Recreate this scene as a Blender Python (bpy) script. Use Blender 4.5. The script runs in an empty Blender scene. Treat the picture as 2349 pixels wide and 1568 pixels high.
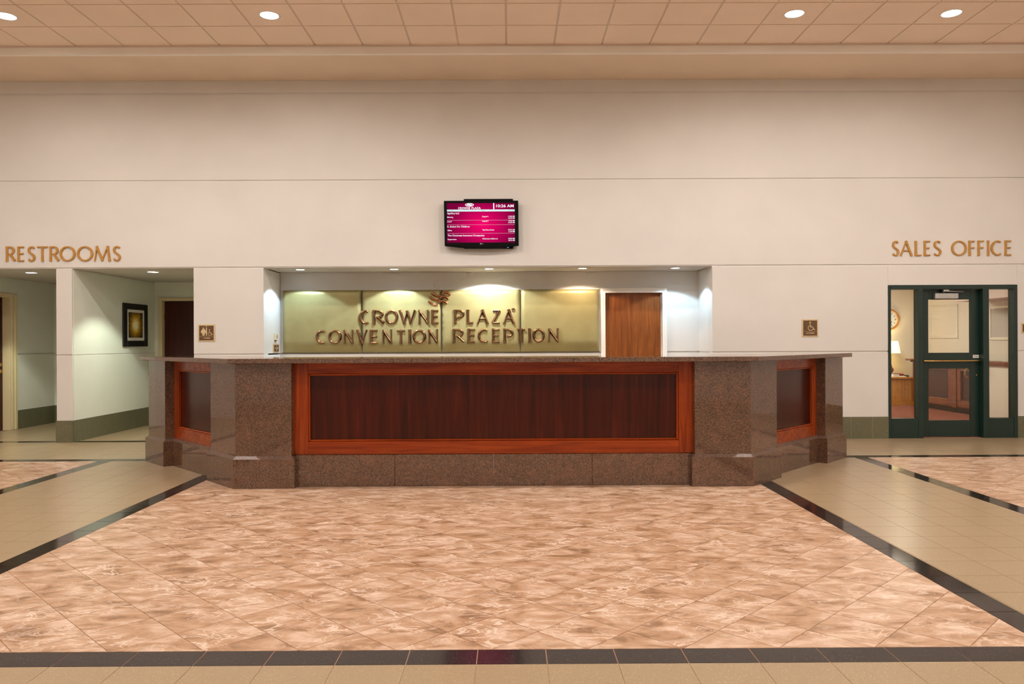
import bpy, bmesh, math, random
from mathutils import Vector, Matrix
random.seed(7)
S = bpy.context.scene
COL = S.collection

# ------------------------------------------------------------------ camera
CAM_H = 1.383
cd = bpy.data.cameras.new('camera'); cam = bpy.data.objects.new('camera', cd); COL.objects.link(cam)
cd.sensor_width = 36; cd.lens = 1790.0 / 2349 * 36; cd.clip_end = 100
ROLL, YAW = .0045, .0036
fw = Vector((YAW, 1, 0)).normalized()
rt = Vector((1, -YAW, -ROLL)).normalized()
up = rt.cross(fw).normalized(); rt = fw.cross(up).normalized()
M = Matrix((rt, up, -fw)).transposed().to_4x4(); M.translation = (0, 0, CAM_H)
cam.matrix_world = M
S.camera = cam

# ------------------------------------------------------------------ world, exposure
w = bpy.data.worlds.new('world'); S.world = w; w.use_nodes = True
w.node_tree.nodes['Background'].inputs[0].default_value = (1, .85, .7, 1)
w.node_tree.nodes['Background'].inputs[1].default_value = .02
S.view_settings.view_transform = 'Standard'; S.view_settings.look = 'None'
S.view_settings.gamma = 1; S.view_settings.use_curve_mapping = False
S.view_settings.exposure = 0.40
S.cycles.max_bounces = 6; S.cycles.diffuse_bounces = 5; S.cycles.glossy_bounces = 2; S.cycles.transmission_bounces = 2
S.cycles.use_adaptive_sampling = True; S.cycles.adaptive_threshold = .1; S.cycles.adaptive_min_samples = 12
LOBBY_W = 156.0            # watts of each lobby downlight
LOBBY_C = (1, .915, .845)
ALCOVE_W = 60.0
REST_W = 62.0

# ------------------------------------------------------------------ materials
def lin(r, g, b):
    f = lambda c: (c/255/12.92) if c/255 <= .04045 else ((c/255+.055)/1.055)**2.4
    return (f(r), f(g), f(b), 1)
MATS = {}
def base(name, col, rough=.5, metal=0, spec=.5):
    m = bpy.data.materials.new(name); m.use_nodes = True
    n = m.node_tree.nodes; p = n['Principled BSDF']
    p.inputs['Base Color'].default_value = col; p.inputs['Roughness'].default_value = rough
    p.inputs['Metallic'].default_value = metal; p.inputs['Specular IOR Level'].default_value = spec
    MATS[name] = m
    return m, n, m.node_tree.links, p
def vec(n, l, scale=(1, 1, 1), kind='Position', rnd=0):
    if kind == 'Position':
        src = n.new('ShaderNodeNewGeometry').outputs['Position']
    else:
        src = n.new('ShaderNodeTexCoord').outputs[kind]
    if rnd:
        oi = n.new('ShaderNodeObjectInfo'); at = n.new('ShaderNodeAttribute'); at.attribute_name = 'tile_rnd'
        a = n.new('ShaderNodeMath'); a.operation = 'ADD'; l.new(oi.outputs['Random'], a.inputs[0]); l.new(at.outputs['Fac'], a.inputs[1])
        b = n.new('ShaderNodeMath'); b.operation = 'MULTIPLY'; l.new(a.outputs[0], b.inputs[0]); b.inputs[1].default_value = rnd
        v = n.new('ShaderNodeVectorMath'); v.operation = 'ADD'; l.new(src, v.inputs[0]); l.new(b.outputs[0], v.inputs[1]); src = v.outputs[0]
    mp = n.new('ShaderNodeMapping'); mp.inputs['Scale'].default_value = scale; l.new(src, mp.inputs[0])
    return mp.outputs[0]
def noise(n, l, v, scale, detail=4, rough=.5, dist=0):
    t = n.new('ShaderNodeTexNoise'); t.inputs['Scale'].default_value = scale; t.inputs['Detail'].default_value = detail
    t.inputs['Roughness'].default_value = rough; t.inputs['Distortion'].default_value = dist
    l.new(v, t.inputs['Vector']); return t.outputs['Fac']
def ramp(n, l, f, stops):
    r = n.new('ShaderNodeValToRGB'); e = r.color_ramp.elements
    while len(e) < len(stops): e.new(.5)
    for i, (p, c) in enumerate(stops): e[i].position = p; e[i].color = c
    l.new(f, r.inputs[0]); return r.outputs[0]
def mix(n, l, f, a, b, mode='MIX'):
    m = n.new('ShaderNodeMix'); m.data_type = 'RGBA'; m.blend_type = mode
    for s, k in ((f, 0), (a, 6), (b, 7)):
        if hasattr(s, 'is_linked'): l.new(s, m.inputs[k])
        else: m.inputs[k].default_value = s
    return m.outputs[2]
def bump(n, l, p, f, st, dist=.01):
    b = n.new('ShaderNodeBump'); b.inputs['Strength'].default_value = st; b.inputs['Distance'].default_value = dist
    l.new(f, b.inputs['Height']); l.new(b.outputs[0], p.inputs['Normal'])

def m_paint(name, col, var=.06, bm=.25, rough=.75):
    m, n, l, p = base(name, col, rough, spec=.25)
    v = vec(n, l)
    c2 = tuple(x*(1-var) for x in col[:3]) + (1,)
    l.new(ramp(n, l, noise(n, l, v, 1.5, 2), [(.3, c2), (.7, col)]), p.inputs['Base Color'])
    if bm >= .25: bump(n, l, p, noise(n, l, v, 220, 1), bm, .003)
    return m
def m_plain(name, col, rough=.5, metal=0, spec=.5, var=.08, scale=30):
    m, n, l, p = base(name, col, rough, metal, spec)
    v = vec(n, l, kind='Object')
    c2 = tuple(x*(1-var) for x in col[:3]) + (1,)
    l.new(ramp(n, l, noise(n, l, v, scale, 3), [(.35, c2), (.65, col)]), p.inputs['Base Color'])
    return m
def m_emit(name, col, st):
    m = bpy.data.materials.new(name); m.use_nodes = True; n = m.node_tree.nodes; l = m.node_tree.links
    n.remove(n['Principled BSDF']); e = n.new('ShaderNodeEmission'); e.inputs[0].default_value = col; e.inputs[1].default_value = st
    l.new(e.outputs[0], n['Material Output'].inputs[0]); MATS[name] = m; return m
def m_wood(name, dark, mid, light, axis, rough=.22, sc=1.0):
    m, n, l, p = base(name, mid, rough, spec=.32)
    s = {'x': (1.2, 22, 22), 'z': (22, 22, 1.2), 'y': (22, 1.2, 22)}[axis]
    v = vec(n, l, tuple(k*sc for k in s))
    f = noise(n, l, v, 1.0, 6, .6, .8)
    c = ramp(n, l, f, [(.25, dark), (.5, mid), (.75, light)])
    f2 = noise(n, l, vec(n, l), 1.7, 3)
    c = mix(n, l, ramp(n, l, f2, [(.3, (0, 0, 0, 1)), (.75, (.35, .35, .35, 1))]), c, dark)
    l.new(c, p.inputs['Base Color'])
    p.inputs['Coat Weight'].default_value = .04; p.inputs['Coat Roughness'].default_value = .1
    return m

m_paint('wall_paint', (.70, .68, .645, 1))
m_paint('wall_paint_restroom', (.76, .78, .70, 1))
m_paint('soffit_paint', (.80, .66, .52, 1), bm=.1)
m_paint('fascia_paint', (.90, .87, .82, 1), bm=.1)
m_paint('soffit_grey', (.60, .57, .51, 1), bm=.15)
m_paint('ceiling_tile_white', (.90, .75, .62, 1), .05, .4, .9)
m_paint('ceiling_grid', (.70, .58, .49, 1), .04, 0, .6)
m_paint('office_wall', (.80, .74, .64, 1), .04, .1)
m_paint('office_pink', (.80, .66, .60, 1), .04, .1)
m_paint('door_frame_cream', lin(222, 205, 165), .05, .05, .5)
m_paint('door_frame_white', (.80, .77, .72, 1), .05, .05, .45)

def granite(nm, ro):
    m, n, l, p = base(nm, (.1, .06, .045, 1), ro, spec=.5); p.inputs['IOR'].default_value = 1.75
    v = vec(n, l)
    vo = n.new('ShaderNodeTexVoronoi'); vo.inputs['Scale'].default_value = 260; l.new(v, vo.inputs['Vector'])
    sep = n.new('ShaderNodeSeparateColor'); l.new(vo.outputs['Color'], sep.inputs[0])
    c = ramp(n, l, sep.outputs[0], [(0, lin(46, 35, 28)), (.35, lin(80, 59, 46)), (.7, lin(108, 80, 62)), (.9, lin(132, 96, 74)), (1, lin(152, 112, 88))])
    big = noise(n, l, v, 5, 6, .6, 1.0)
    c = mix(n, l, ramp(n, l, big, [(.5, (0, 0, 0, 1)), (.8, (.5, .5, .5, 1))]), c, lin(138, 94, 72))
    n3 = noise(n, l, v, 60, 3)
    c = mix(n, l, ramp(n, l, n3, [(.56, (0, 0, 0, 1)), (.66, (.6, .6, .6, 1))]), c, lin(58, 44, 38))
    l.new(c, p.inputs['Base Color'])
granite('granite', .04); granite('granite_honed', .42)
def marble():
    m, n, l, p = base('marble_tile', (.7, .5, .35, 1), .3, spec=.4)
    v = vec(n, l, rnd=37.0)
    st = n.new('ShaderNodeMapping'); st.inputs['Scale'].default_value = (.55, 1.0, 1); st.inputs['Rotation'].default_value = (0, 0, .25); l.new(v, st.inputs[0]); v = st.outputs[0]
    f = noise(n, l, v, 9.5, 5, .62, .45)
    c = ramp(n, l, f, [(.34, lin(144, 111, 83)), (.44, lin(178, 141, 110)), (.53, lin(192, 158, 130)), (.63, lin(212, 184, 162))])
    g = noise(n, l, v, 12, 6, .65, .5)
    c = mix(n, l, ramp(n, l, g, [(.56, (0, 0, 0, 1)), (.7, (.5, .5, .5, 1))]), c, lin(158, 130, 102))
    vn = noise(n, l, v, 10, 5, .6, .7)
    vein = ramp(n, l, vn, [(.465, (0, 0, 0, 1)), (.495, (.9, .9, .9, 1)), (.505, (.9, .9, .9, 1)), (.535, (0, 0, 0, 1))])
    msk = ramp(n, l, noise(n, l, v, 4, 2), [(.4, (0, 0, 0, 1)), (.65, (.9, .9, .9, 1))])
    c = mix(n, l, mix(n, l, 1.0, vein, msk, 'MULTIPLY'), c, lin(238, 216, 198))
    l.new(c, p.inputs['Base Color'])
marble()
def speck(name, a, b, rough, scale=160, spec=.45):
    m, n, l, p = base(name, a, rough, spec=spec)
    v = vec(n, l, rnd=11.0)
    vo = n.new('ShaderNodeTexVoronoi'); vo.inputs['Scale'].default_value = scale; l.new(v, vo.inputs['Vector'])
    sep = n.new('ShaderNodeSeparateColor'); l.new(vo.outputs['Color'], sep.inputs[0])
    c = ramp(n, l, sep.outputs[0], [(0, tuple(x*.88 for x in a[:3])+(1,)), (.7, a), (.93, a), (1, b)])
    c = mix(n, l, ramp(n, l, noise(n, l, v, 2, 3), [(.35, (0, 0, 0, 1)), (.7, (.25, .25, .25, 1))]), c, tuple(x*.85 for x in a[:3])+(1,))
    l.new(c, p.inputs['Base Color'])
speck('beige_tile', lin(165, 144, 113), lin(204, 186, 156), .28, 300)
speck('dark_tile', lin(44, 35, 32), lin(84, 72, 66), .09, 300, spec=.2)
speck('base_tile', lin(106, 104, 80), lin(128, 126, 104), .35, 90)
m_plain('grout', lin(168, 132, 108), .85)
m_plain('base_grout', lin(150, 150, 128), .85)
m_wood('mahogany_x', lin(108, 36, 8), lin(152, 60, 14), lin(180, 82, 24), 'x')
m_wood('mahogany_z', lin(108, 36, 8), lin(152, 60, 14), lin(180, 82, 24), 'z')
m_wood('mahogany_panel', lin(38, 8, 3), lin(66, 15, 5), lin(90, 27, 9), 'z', .2, .7)
m_wood('door_wood', lin(88, 44, 14), lin(128, 70, 26), lin(156, 92, 38), 'z', .35)
m_wood('dark_door_wood', lin(44, 12, 6), lin(62, 20, 10), lin(76, 28, 14), 'z', .4)
m_wood('office_wood', lin(86, 42, 22), lin(122, 64, 34), lin(146, 84, 48), 'y', .35)
m_wood('credenza_wood', lin(168, 104, 30), lin(206, 140, 50), lin(226, 170, 84), 'z', .25, .8)
m_plain('green_metal', lin(22, 46, 40), .35, 0, .5)
m_plain('silver_metal', (.55, .55, .53, 1), .35, .9)
m_plain('brass', (.80, .52, .20, 1), .25, 1)
m_plain('gold_letter', lin(190, 140, 66), .4, .25)
m_plain('copper_letter', (.35, .20, .115, 1), .2, 1.0, var=.25, scale=12)
m_plain('copper_logo', (.72, .36, .18, 1), .2, 1.0)
m_plain('black_plastic', (.004, .004, .004, 1), .45, 0, .06)
m_plain('black_frame', (.012, .011, .012, 1), .4)
m_plain('rail_olive', lin(96, 92, 66), .5)
m_plain('mat_white', (.78, .76, .72, 1), .8)
m_plain('plaque_brown', lin(98, 70, 40), .5)
m_plain('plaque_cream', lin(214, 186, 140), .5)
m_plain('pictogram', lin(214, 192, 148), .5)
m_plain('cream_plastic', lin(224, 210, 170), .45)
m_plain('paper', (.82, .80, .76, 1), .8)
m_plain('book_red', lin(130, 26, 24), .5)
m_plain('book_dark', lin(40, 32, 30), .5)
m_plain('lamp_bronze', lin(110, 58, 44), .3, .3)
m_plain('clock_face', (.85, .86, .84, 1), .5)
m_plain('rubber_black', (.02, .02, .02, 1), .7)
m_plain('white_trim', (.85, .80, .72, 1), .4, .3)
m_emit('lamp_lens', (1, .93, .84, 1), 9)
m_emit('cool_lens', (.88, .95, 1, 1), 9)
m_emit('screen_text', (.86, .92, 1, 1), 1.0)
m_emit('screen_line', (1, .42, .62, 1), .55)
m_emit('screen_bar', (.62, .88, .82, 1), .85)
m_emit('screen_bar_text', (.08, .25, .24, 1), .5)
m_emit('power_led', (.2, .35, 1, 1), 2)
def shade_mat():
    m, n, l, p = base('lamp_shade_cloth', (.95, .88, .6, 1), .8)
    p.inputs['Emission Color'].default_value = (1, .80, .42, 1); p.inputs['Emission Strength'].default_value = 1.7
    v = vec(n, l, kind='Object'); bump(n, l, p, noise(n, l, v, 200, 2), .2)
shade_mat()
def screen():
    m = bpy.data.materials.new('screen_red'); m.use_nodes = True; n = m.node_tree.nodes; l = m.node_tree.links
    n.remove(n['Principled BSDF']); e = n.new('ShaderNodeEmission')
    tc = n.new('ShaderNodeTexCoord'); mp = n.new('ShaderNodeMapping')
    mp.inputs['Location'].default_value = (-.05, 0, .07); mp.inputs['Scale'].default_value = (2.0, 0, 2.6); l.new(tc.outputs['Object'], mp.inputs[0])
    g = n.new('ShaderNodeTexGradient'); g.gradient_type = 'SPHERICAL'; l.new(mp.outputs[0], g.inputs[0])
    c = ramp(n, l, g.outputs['Fac'], [(0, lin(112, 2, 52)), (.35, lin(160, 4, 72)), (1, lin(226, 6, 98))])
    l.new(c, e.inputs[0]); e.inputs[1].default_value = .95
    l.new(e.outputs[0], n['Material Output'].inputs[0]); MATS['screen_red'] = m
screen()
def fabric():
    m, n, l, p = base('satin_olive', lin(158, 148, 100), .4, .45, .5)
    v = vec(n, l)
    l.new(ramp(n, l, noise(n, l, v, 3, 4), [(.3, lin(150, 139, 90)), (.7, lin(164, 154, 104))]), p.inputs['Base Color'])
    p.inputs['Sheen Weight'].default_value = .3
    bump(n, l, p, noise(n, l, v, 500, 2), .15, .002)
fabric()
def glass():
    m = bpy.data.materials.new('clear_glass'); m.use_nodes = True; n = m.node_tree.nodes; l = m.node_tree.links
    n.remove(n['Principled BSDF'])
    t = n.new('ShaderNodeBsdfTransparent'); t.inputs[0].default_value = (.94, .96, .94, 1)
    g = n.new('ShaderNodeBsdfGlossy'); g.inputs['Roughness'].default_value = .02
    fr = n.new('ShaderNodeFresnel'); fr.inputs[0].default_value = 1.45
    x = n.new('ShaderNodeMixShader'); l.new(fr.outputs[0], x.inputs[0]); l.new(t.outputs[0], x.inputs[1]); l.new(g.outputs[0], x.inputs[2])
    l.new(x.outputs[0], n['Material Output'].inputs[0]); MATS['clear_glass'] = m
glass()
def art():
    m, n, l, p = base('starburst_print', (.4, .3, .05, 1), .6)
    tc = n.new('ShaderNodeTexCoord'); sp = n.new('ShaderNodeSeparateXYZ'); l.new(tc.outputs['Object'], sp.inputs[0])
    at = n.new('ShaderNodeMath'); at.operation = 'ARCTAN2'; l.new(sp.outputs['Z'], at.inputs[0]); l.new(sp.outputs['Y'], at.inputs[1])
    ln = n.new('ShaderNodeVectorMath'); ln.operation = 'LENGTH'; l.new(tc.outputs['Object'], ln.inputs[0])
    cb = n.new('ShaderNodeCombineXYZ'); k = n.new('ShaderNodeMath'); k.operation = 'MULTIPLY'; k.inputs[1].default_value = 9; l.new(at.outputs[0], k.inputs[0])
    k2 = n.new('ShaderNodeMath'); k2.operation = 'MULTIPLY'; k2.inputs[1].default_value = 6; l.new(ln.outputs['Value'], k2.inputs[0])
    l.new(k.outputs[0], cb.inputs[0]); l.new(k2.outputs[0], cb.inputs[1])
    f = noise(n, l, cb.outputs[0], 1.3, 5, .6)
    a = n.new('ShaderNodeMath'); a.operation = 'MULTIPLY_ADD'; a.inputs[1].default_value = -3.0; l.new(ln.outputs['Value'], a.inputs[0]); a.inputs[2].default_value = .46
    b = n.new('ShaderNodeMath'); b.operation = 'ADD'; l.new(a.outputs[0], b.inputs[0]); l.new(f, b.inputs[1])
    l.new(ramp(n, l, b.outputs[0], [(.18, lin(40, 30, 12)), (.4, lin(132, 96, 14)), (.58, lin(206, 158, 24)), (.72, lin(244, 226, 130)), (.85, lin(255, 252, 230))]), p.inputs['Base Color'])
art()
def carpet():
    m, n, l, p = base('carpet', lin(120, 70, 58), .95, spec=.1)
    v = vec(n, l, (2, 14, 1))
    l.new(ramp(n, l, noise(n, l, v, 3, 4, .6), [(.35, lin(96, 50, 44)), (.5, lin(136, 80, 64)), (.65, lin(160, 100, 78))]), p.inputs['Base Color'])
    bump(n, l, p, noise(n, l, vec(n, l), 300, 2), .5)
carpet()

# ------------------------------------------------------------------ mesh helpers
WL = {}      # world location of every object's origin
def link(name, me, mat, loc=(0, 0, 0), parent=None, kind=None, smooth=False):
    o = bpy.data.objects.new(name, me); COL.objects.link(o)
    loc = Vector(loc); WL[o.name] = loc.copy()
    if parent is not None:
        o.parent = parent; o.location = loc - WL[parent.name]
    else:
        o.location = loc
    if me is not None and mat and not me.materials: me.materials.append(MATS[mat])
    if smooth and me is not None:
        for p in me.polygons: p.use_smooth = True
    if kind: o['kind'] = kind
    return o
def thing(name, label, cat, loc, group=None):
    o = link(name, None, None, loc); o.empty_display_size = .1
    return tag(o, label, cat, group)
def tag(o, label, cat, group=None):
    o['label'] = label; o['category'] = cat
    if group: o['group'] = group
    return o
def lab(o, label): o['label'] = label; return o
def tomesh(bm, name):
    bmesh.ops.recalc_face_normals(bm, faces=bm.faces)
    me = bpy.data.meshes.new(name); bm.to_mesh(me); bm.free(); return me
def bbox(bm, x0, x1, y0, y1, z0, z1):
    vs = [bm.verts.new(c) for c in ((x0, y0, z0), (x1, y0, z0), (x1, y1, z0), (x0, y1, z0), (x0, y0, z1), (x1, y0, z1), (x1, y1, z1), (x0, y1, z1))]
    for f in ((3, 2, 1, 0), (4, 5, 6, 7), (0, 1, 5, 4), (1, 2, 6, 5), (2, 3, 7, 6), (3, 0, 4, 7)): bm.faces.new([vs[i] for i in f])
def box(name, x0, x1, y0, y1, z0, z1, mat, parent=None, bev=0, kind=None, seg=1):
    c = Vector(((x0+x1)/2, (y0+y1)/2, (z0+z1)/2)); bm = bmesh.new()
    bbox(bm, x0-c.x, x1-c.x, y0-c.y, y1-c.y, z0-c.z, z1-c.z)
    if bev: bmesh.ops.bevel(bm, geom=bm.edges[:], offset=bev, segments=seg, affect='EDGES', profile=.5)
    return link(name, tomesh(bm, name), mat, c, parent, kind)
def loft(name, layers, mat, parent=None, bev=0, kind=None, smooth=False):
    """layers: list of (polygon [(x,y)], z); stacked rings, capped"""
    p0 = layers[0][0]; c = Vector((sum(p[0] for p in p0)/len(p0), sum(p[1] for p in p0)/len(p0), layers[0][1]))
    bm = bmesh.new(); rings = []
    for poly, z in layers: rings.append([bm.verts.new((x-c.x, y-c.y, z-c.z)) for x, y in poly])
    k = len(p0)
    for a, b in zip(rings, rings[1:]):
        for i in range(k): bm.faces.new((a[i], a[(i+1) % k], b[(i+1) % k], b[i]))
    bm.faces.new(rings[0][::-1]); bm.faces.new(rings[-1])
    bmesh.ops.recalc_face_normals(bm, faces=bm.faces)
    if bev: bmesh.ops.bevel(bm, geom=bm.edges[:], offset=bev, segments=2, affect='EDGES', profile=.5)
    return link(name, tomesh(bm, name), mat, c, parent, kind, smooth)
def prism(name, poly, z0, z1, mat, parent=None, bev=0, kind=None): return loft(name, [(poly, z0), (poly, z1)], mat, parent, bev, kind)
def circ(cx, cy, r, n=32): return [(cx+r*math.cos(2*math.pi*i/n), cy+r*math.sin(2*math.pi*i/n)) for i in range(n)]
def lathe(name, prof, loc, mat, parent=None, n=32, axis='z', kind=None, smooth=True):
    """prof: (r, h) list, revolved about axis through loc"""
    bm = bmesh.new(); rings = []
    for r, h in prof:
        ring = []
        for i in range(n):
            a = 2*math.pi*i/n; u, v = r*math.cos(a), r*math.sin(a)
            ring.append(bm.verts.new((u, v, h) if axis == 'z' else (u, h, v) if axis == 'y' else (h, u, v)))
        rings.append(ring)
    for a, b in zip(rings, rings[1:]):
        for i in range(n): bm.faces.new((a[i], a[(i+1) % n], b[(i+1) % n], b[i]))
    if prof[0][0] > 1e-5: bm.faces.new(rings[0])
    if prof[-1][0] > 1e-5: bm.faces.new(rings[-1])
    bmesh.ops.remove_doubles(bm, verts=bm.verts, dist=1e-6)
    o = link(name, tomesh(bm, name), mat, loc, parent, kind, smooth)
    return o
def tube(name, pts, r, mat, parent=None, n=10):
    """round bar along world points"""
    c = Vector(pts[0]); bm = bmesh.new(); rings = []
    P = [Vector(p)-c for p in pts]
    for i, p in enumerate(P):
        t = (P[min(i+1, len(P)-1)]-P[max(i-1, 0)]).normalized()
        a = t.orthogonal().normalized() if i == 0 else (a - t*a.dot(t)).normalized()
        b = t.cross(a)
        rings.append([bm.verts.new(p+a*r*math.cos(2*math.pi*k/n)+b*r*math.sin(2*math.pi*k/n)) for k in range(n)])
    for A, B in zip(rings, rings[1:]):
        for k in range(n): bm.faces.new((A[k], A[(k+1) % n], B[(k+1) % n], B[k]))
    bm.faces.new(rings[0][::-1]); bm.faces.new(rings[-1])
    return link(name, tomesh(bm, name), mat, c, parent, None, True)

# ------------------------------------------------------------------ floor
XL, XR, YF, YW = -9.5, 9.5, -3.0, 11.0     # lobby shell
XS1, XS2, XS3, XS4 = -4.86, -3.23, 2.425, 4.075   # left edges of the four lengthwise dark strips
SW = .16
YS1, YS2 = 3.352, 9.215                   # near edges of the two crosswise dark strips
T = .3048
floor = box('floor', XL, XR, YF, 14.2, -.12, -.002, 'grout', kind='structure')
def clip(poly, x0, x1, y0, y1):
    for ax, val, keep in ((0, x0, 1), (0, x1, -1), (1, y0, 1), (1, y1, -1)):
        out = []
        for i in range(len(poly)):
            a, b = poly[i-1], poly[i]; da, db = (a[ax]-val)*keep, (b[ax]-val)*keep
            if (da >= 0) != (db >= 0):
                t = da/(da-db); out.append((a[0]+(b[0]-a[0])*t, a[1]+(b[1]-a[1])*t))
            if db >= 0: out.append(b)
        poly = out
        if len(poly) < 3: return None
    ar = abs(sum(poly[i-1][0]*poly[i][1]-poly[i][0]*poly[i-1][1] for i in range(len(poly))))/2
    return poly if ar > .0006 else None
def pix(x, y, z=0):
    d = Vector((x, y, z-CAM_H)); k = d.dot(fw)
    if k < .2: return None
    return 1174.5+1790*d.dot(rt)/k, 784-1790*d.dot(up)/k
def seen(x, y, z=0, mg=40):
    p = pix(x, y, z); return p and -mg < p[0] < 2349+mg and -mg < p[1] < 1568+mg
def tiles(name, polys, mat, limit, parent, label):
    """the tiles that show largest become objects of their own, the rest one joined part"""
    vis = []; rest = []
    for p in polys:
        cx = sum(q[0] for q in p)/len(p); cy = sum(q[1] for q in p)/len(p)
        hidden = 7.8 < cy < 9.1 and abs(cx+.155) < 2.2
        (vis if seen(cx, cy) and not hidden else rest).append((cy, p))
    vis.sort(key=lambda t: t[0]); rest += vis[limit:]; vis = vis[:limit]
    share = {}
    for _, p in vis:
        cx = sum(q[0] for q in p)/len(p); cy = sum(q[1] for q in p)/len(p)
        key = tuple((round(q[0]-cx, 3), round(q[1]-cy, 3)) for q in p)
        if key in share:
            link(name, share[key], None, (cx, cy, 0), parent)
        else:
            bm = bmesh.new(); a = [bm.verts.new((x, y, 0)) for x, y in key]; b = [bm.verts.new((x, y, -.01)) for x, y in key]
            bm.faces.new(a)
            for i in range(len(a)): bm.faces.new((a[i-1], a[i], b[i], b[i-1]))
            me = tomesh(bm, name); share[key] = me; link(name, me, mat, (cx, cy, 0), parent)
    if rest:
        bm = bmesh.new(); vals = []
        for _, p in rest:
            a = [bm.verts.new((x, y, 0)) for x, y in p]; b = [bm.verts.new((x, y, -.01)) for x, y in p]; r = random.random()
            bm.faces.new(a)
            for i in range(len(a)): bm.faces.new((a[i-1], a[i], b[i], b[i-1]))
            vals += [r]*(2*len(a))
        me = tomesh(bm, name+'s'); at = me.attributes.new('tile_rnd', 'FLOAT', 'POINT'); at.data.foreach_set('value', vals)
        o = link(name+'_field', me, mat, (0, 0, 0), parent, 'stuff'); lab(o, label)
def grid_polys(x0, x1, y0, y1, ox, oy, gap=.004, tx=T, ty=T):
    out = []; g = gap/2
    for i in range(math.floor((x0-ox)/tx), math.ceil((x1-ox)/tx)):
        for j in range(math.floor((y0-oy)/ty), math.ceil((y1-oy)/ty)):
            q = clip([(ox+i*tx+g, oy+j*ty+g), (ox+(i+1)*tx-g, oy+j*ty+g), (ox+(i+1)*tx-g, oy+(j+1)*ty-g), (ox+i*tx+g, oy+(j+1)*ty-g)], x0+.001, x1-.001, y0+.001, y1-.001)
            if q: out.append(q)
    return out
def diag_polys(x0, x1, y0, y1, ox, oy, gap=.004):
    out = []; h = T/math.sqrt(2); d = T*math.sqrt(2); r = h-gap/math.sqrt(2)
    for i in range(math.floor((x0-ox)/h)-1, math.ceil((x1-ox)/h)+2):
        for j in range(math.floor((y0-oy)/h)-1, math.ceil((y1-oy)/h)+2):
            if (i+j) % 2 == 0: continue
            cx, cy = ox+i*h, oy+j*h
            q = clip([(cx-r, cy), (cx, cy-r), (cx+r, cy), (cx, cy+r)], x0+.002, x1-.002, y0+.002, y1-.002)
            if q: out.append(q)
    return out
BX, BY = -.147, YS1          # beige grid origin
MX, MY = -.084, YS1+SW
marble_p = diag_polys(XS2+SW, XS3, YS1+SW, YS2, MX, MY) + diag_polys(XS4+SW, XR, YS1+SW, YS2, MX, MY) + diag_polys(XL, XS1, YS1+SW, YS2, MX, MY)
beige_p = (grid_polys(XS1+SW, XS2, YS1+SW, YS2, BX, BY, .002) + grid_polys(XS3+SW, XS4, YS1+SW, YS2, BX, BY, .0025)
           + grid_polys(XL, XR, YF, YS1, BX, BY, .003) + grid_polys(XL, XR, YS2+SW, 11.0, BX, BY, .002)
           + grid_polys(-8.02, -6.37, 11.15, 13.8, BX, BY) + grid_polys(-6.15, -4.44, 11.15, 13.55, BX, BY) + grid_polys(-3.456, 2.868, 11.0, 11.8, BX, BY))
dark_p = grid_polys(XL, XR, YS1, YS1+SW, BX, BY, ty=SW) + grid_polys(XL, XR, YS2, YS2+SW, BX, YS2, ty=SW)
for x in (XS1, XS2, XS3, XS4): dark_p += grid_polys(x, x+SW, YS1+SW, YS2, x, BY, tx=SW)
dark_p += grid_polys(-8.02, -6.37, 11.0, 11.15, BX, 11.0, ty=.15) + grid_polys(-6.15, -4.44, 11.0, 11.15, BX, 11.0, ty=.15)
tiles('marble_tile', marble_p, 'marble_tile', 300, floor, 'peach marbled floor tiles laid diagonally, the farther ones')
tiles('beige_tile', beige_p, 'beige_tile', 300, floor, 'speckled beige floor tiles, the farther ones')
tiles('dark_border_tile', dark_p, 'dark_tile', 300, floor, 'polished dark brown border tiles, the farther ones')

# ------------------------------------------------------------------ ceiling and soffit
ZC, ZS, CT = 5.183, 5.078, .61
ceil = box('ceiling', XL, XR, YF, 9.99, ZC+.008, ZC+.1, 'ceiling_grid', kind='structure')
bmr = bmesh.new(); g = .012
def tilegeo(bm, cx, cy, w, d):
    z = ZC-WL['ceiling'].z if False else ZC
    bbox(bm, cx-w, cx+w, cy-d, cy+d, z, z+.012)
sh = None
can_tiles = []
for i in range(-15, 16):
    for j in range(0, 21):
        cx, cy = .285+CT*i, 9.98-CT*(j+.5)
        if cy-CT/2 < YF or abs(cx)+CT/2 > 9.6: continue
        if seen(cx, cy+.3, ZC, 120):
            if sh is None:
                b = bmesh.new(); bbox(b, -CT/2+g, CT/2-g, -CT/2+g, CT/2-g, 0, .012); sh = tomesh(b, 'ceiling_tile')
            link('ceiling_tile', sh, 'ceiling_tile_white', (cx, cy, ZC), ceil)
        else: bbox(bmr, cx-CT/2+g, cx+CT/2-g, cy-CT/2+g, cy+CT/2-g, ZC, ZC+.012)
lab(link('ceiling_tile_field', tomesh(bmr, 'ceiling_tiles'), 'ceiling_tile_white', (0, 0, 0), ceil, 'stuff'), 'square acoustic ceiling tiles overhead toward the viewer')
box('wall_fascia', XL, XR, 9.99, 10.05, ZS, ZC+.1, 'fascia_paint', kind='structure')
box('ceiling_soffit', XL, XR, 10.05, 11.05, ZS, ZC+.1, 'soffit_paint', kind='structure')
box('trim_1', XL, XR, 9.965, 9.989, ZC-.016, ZC-.001, 'ceiling_grid', kind='structure')

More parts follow.
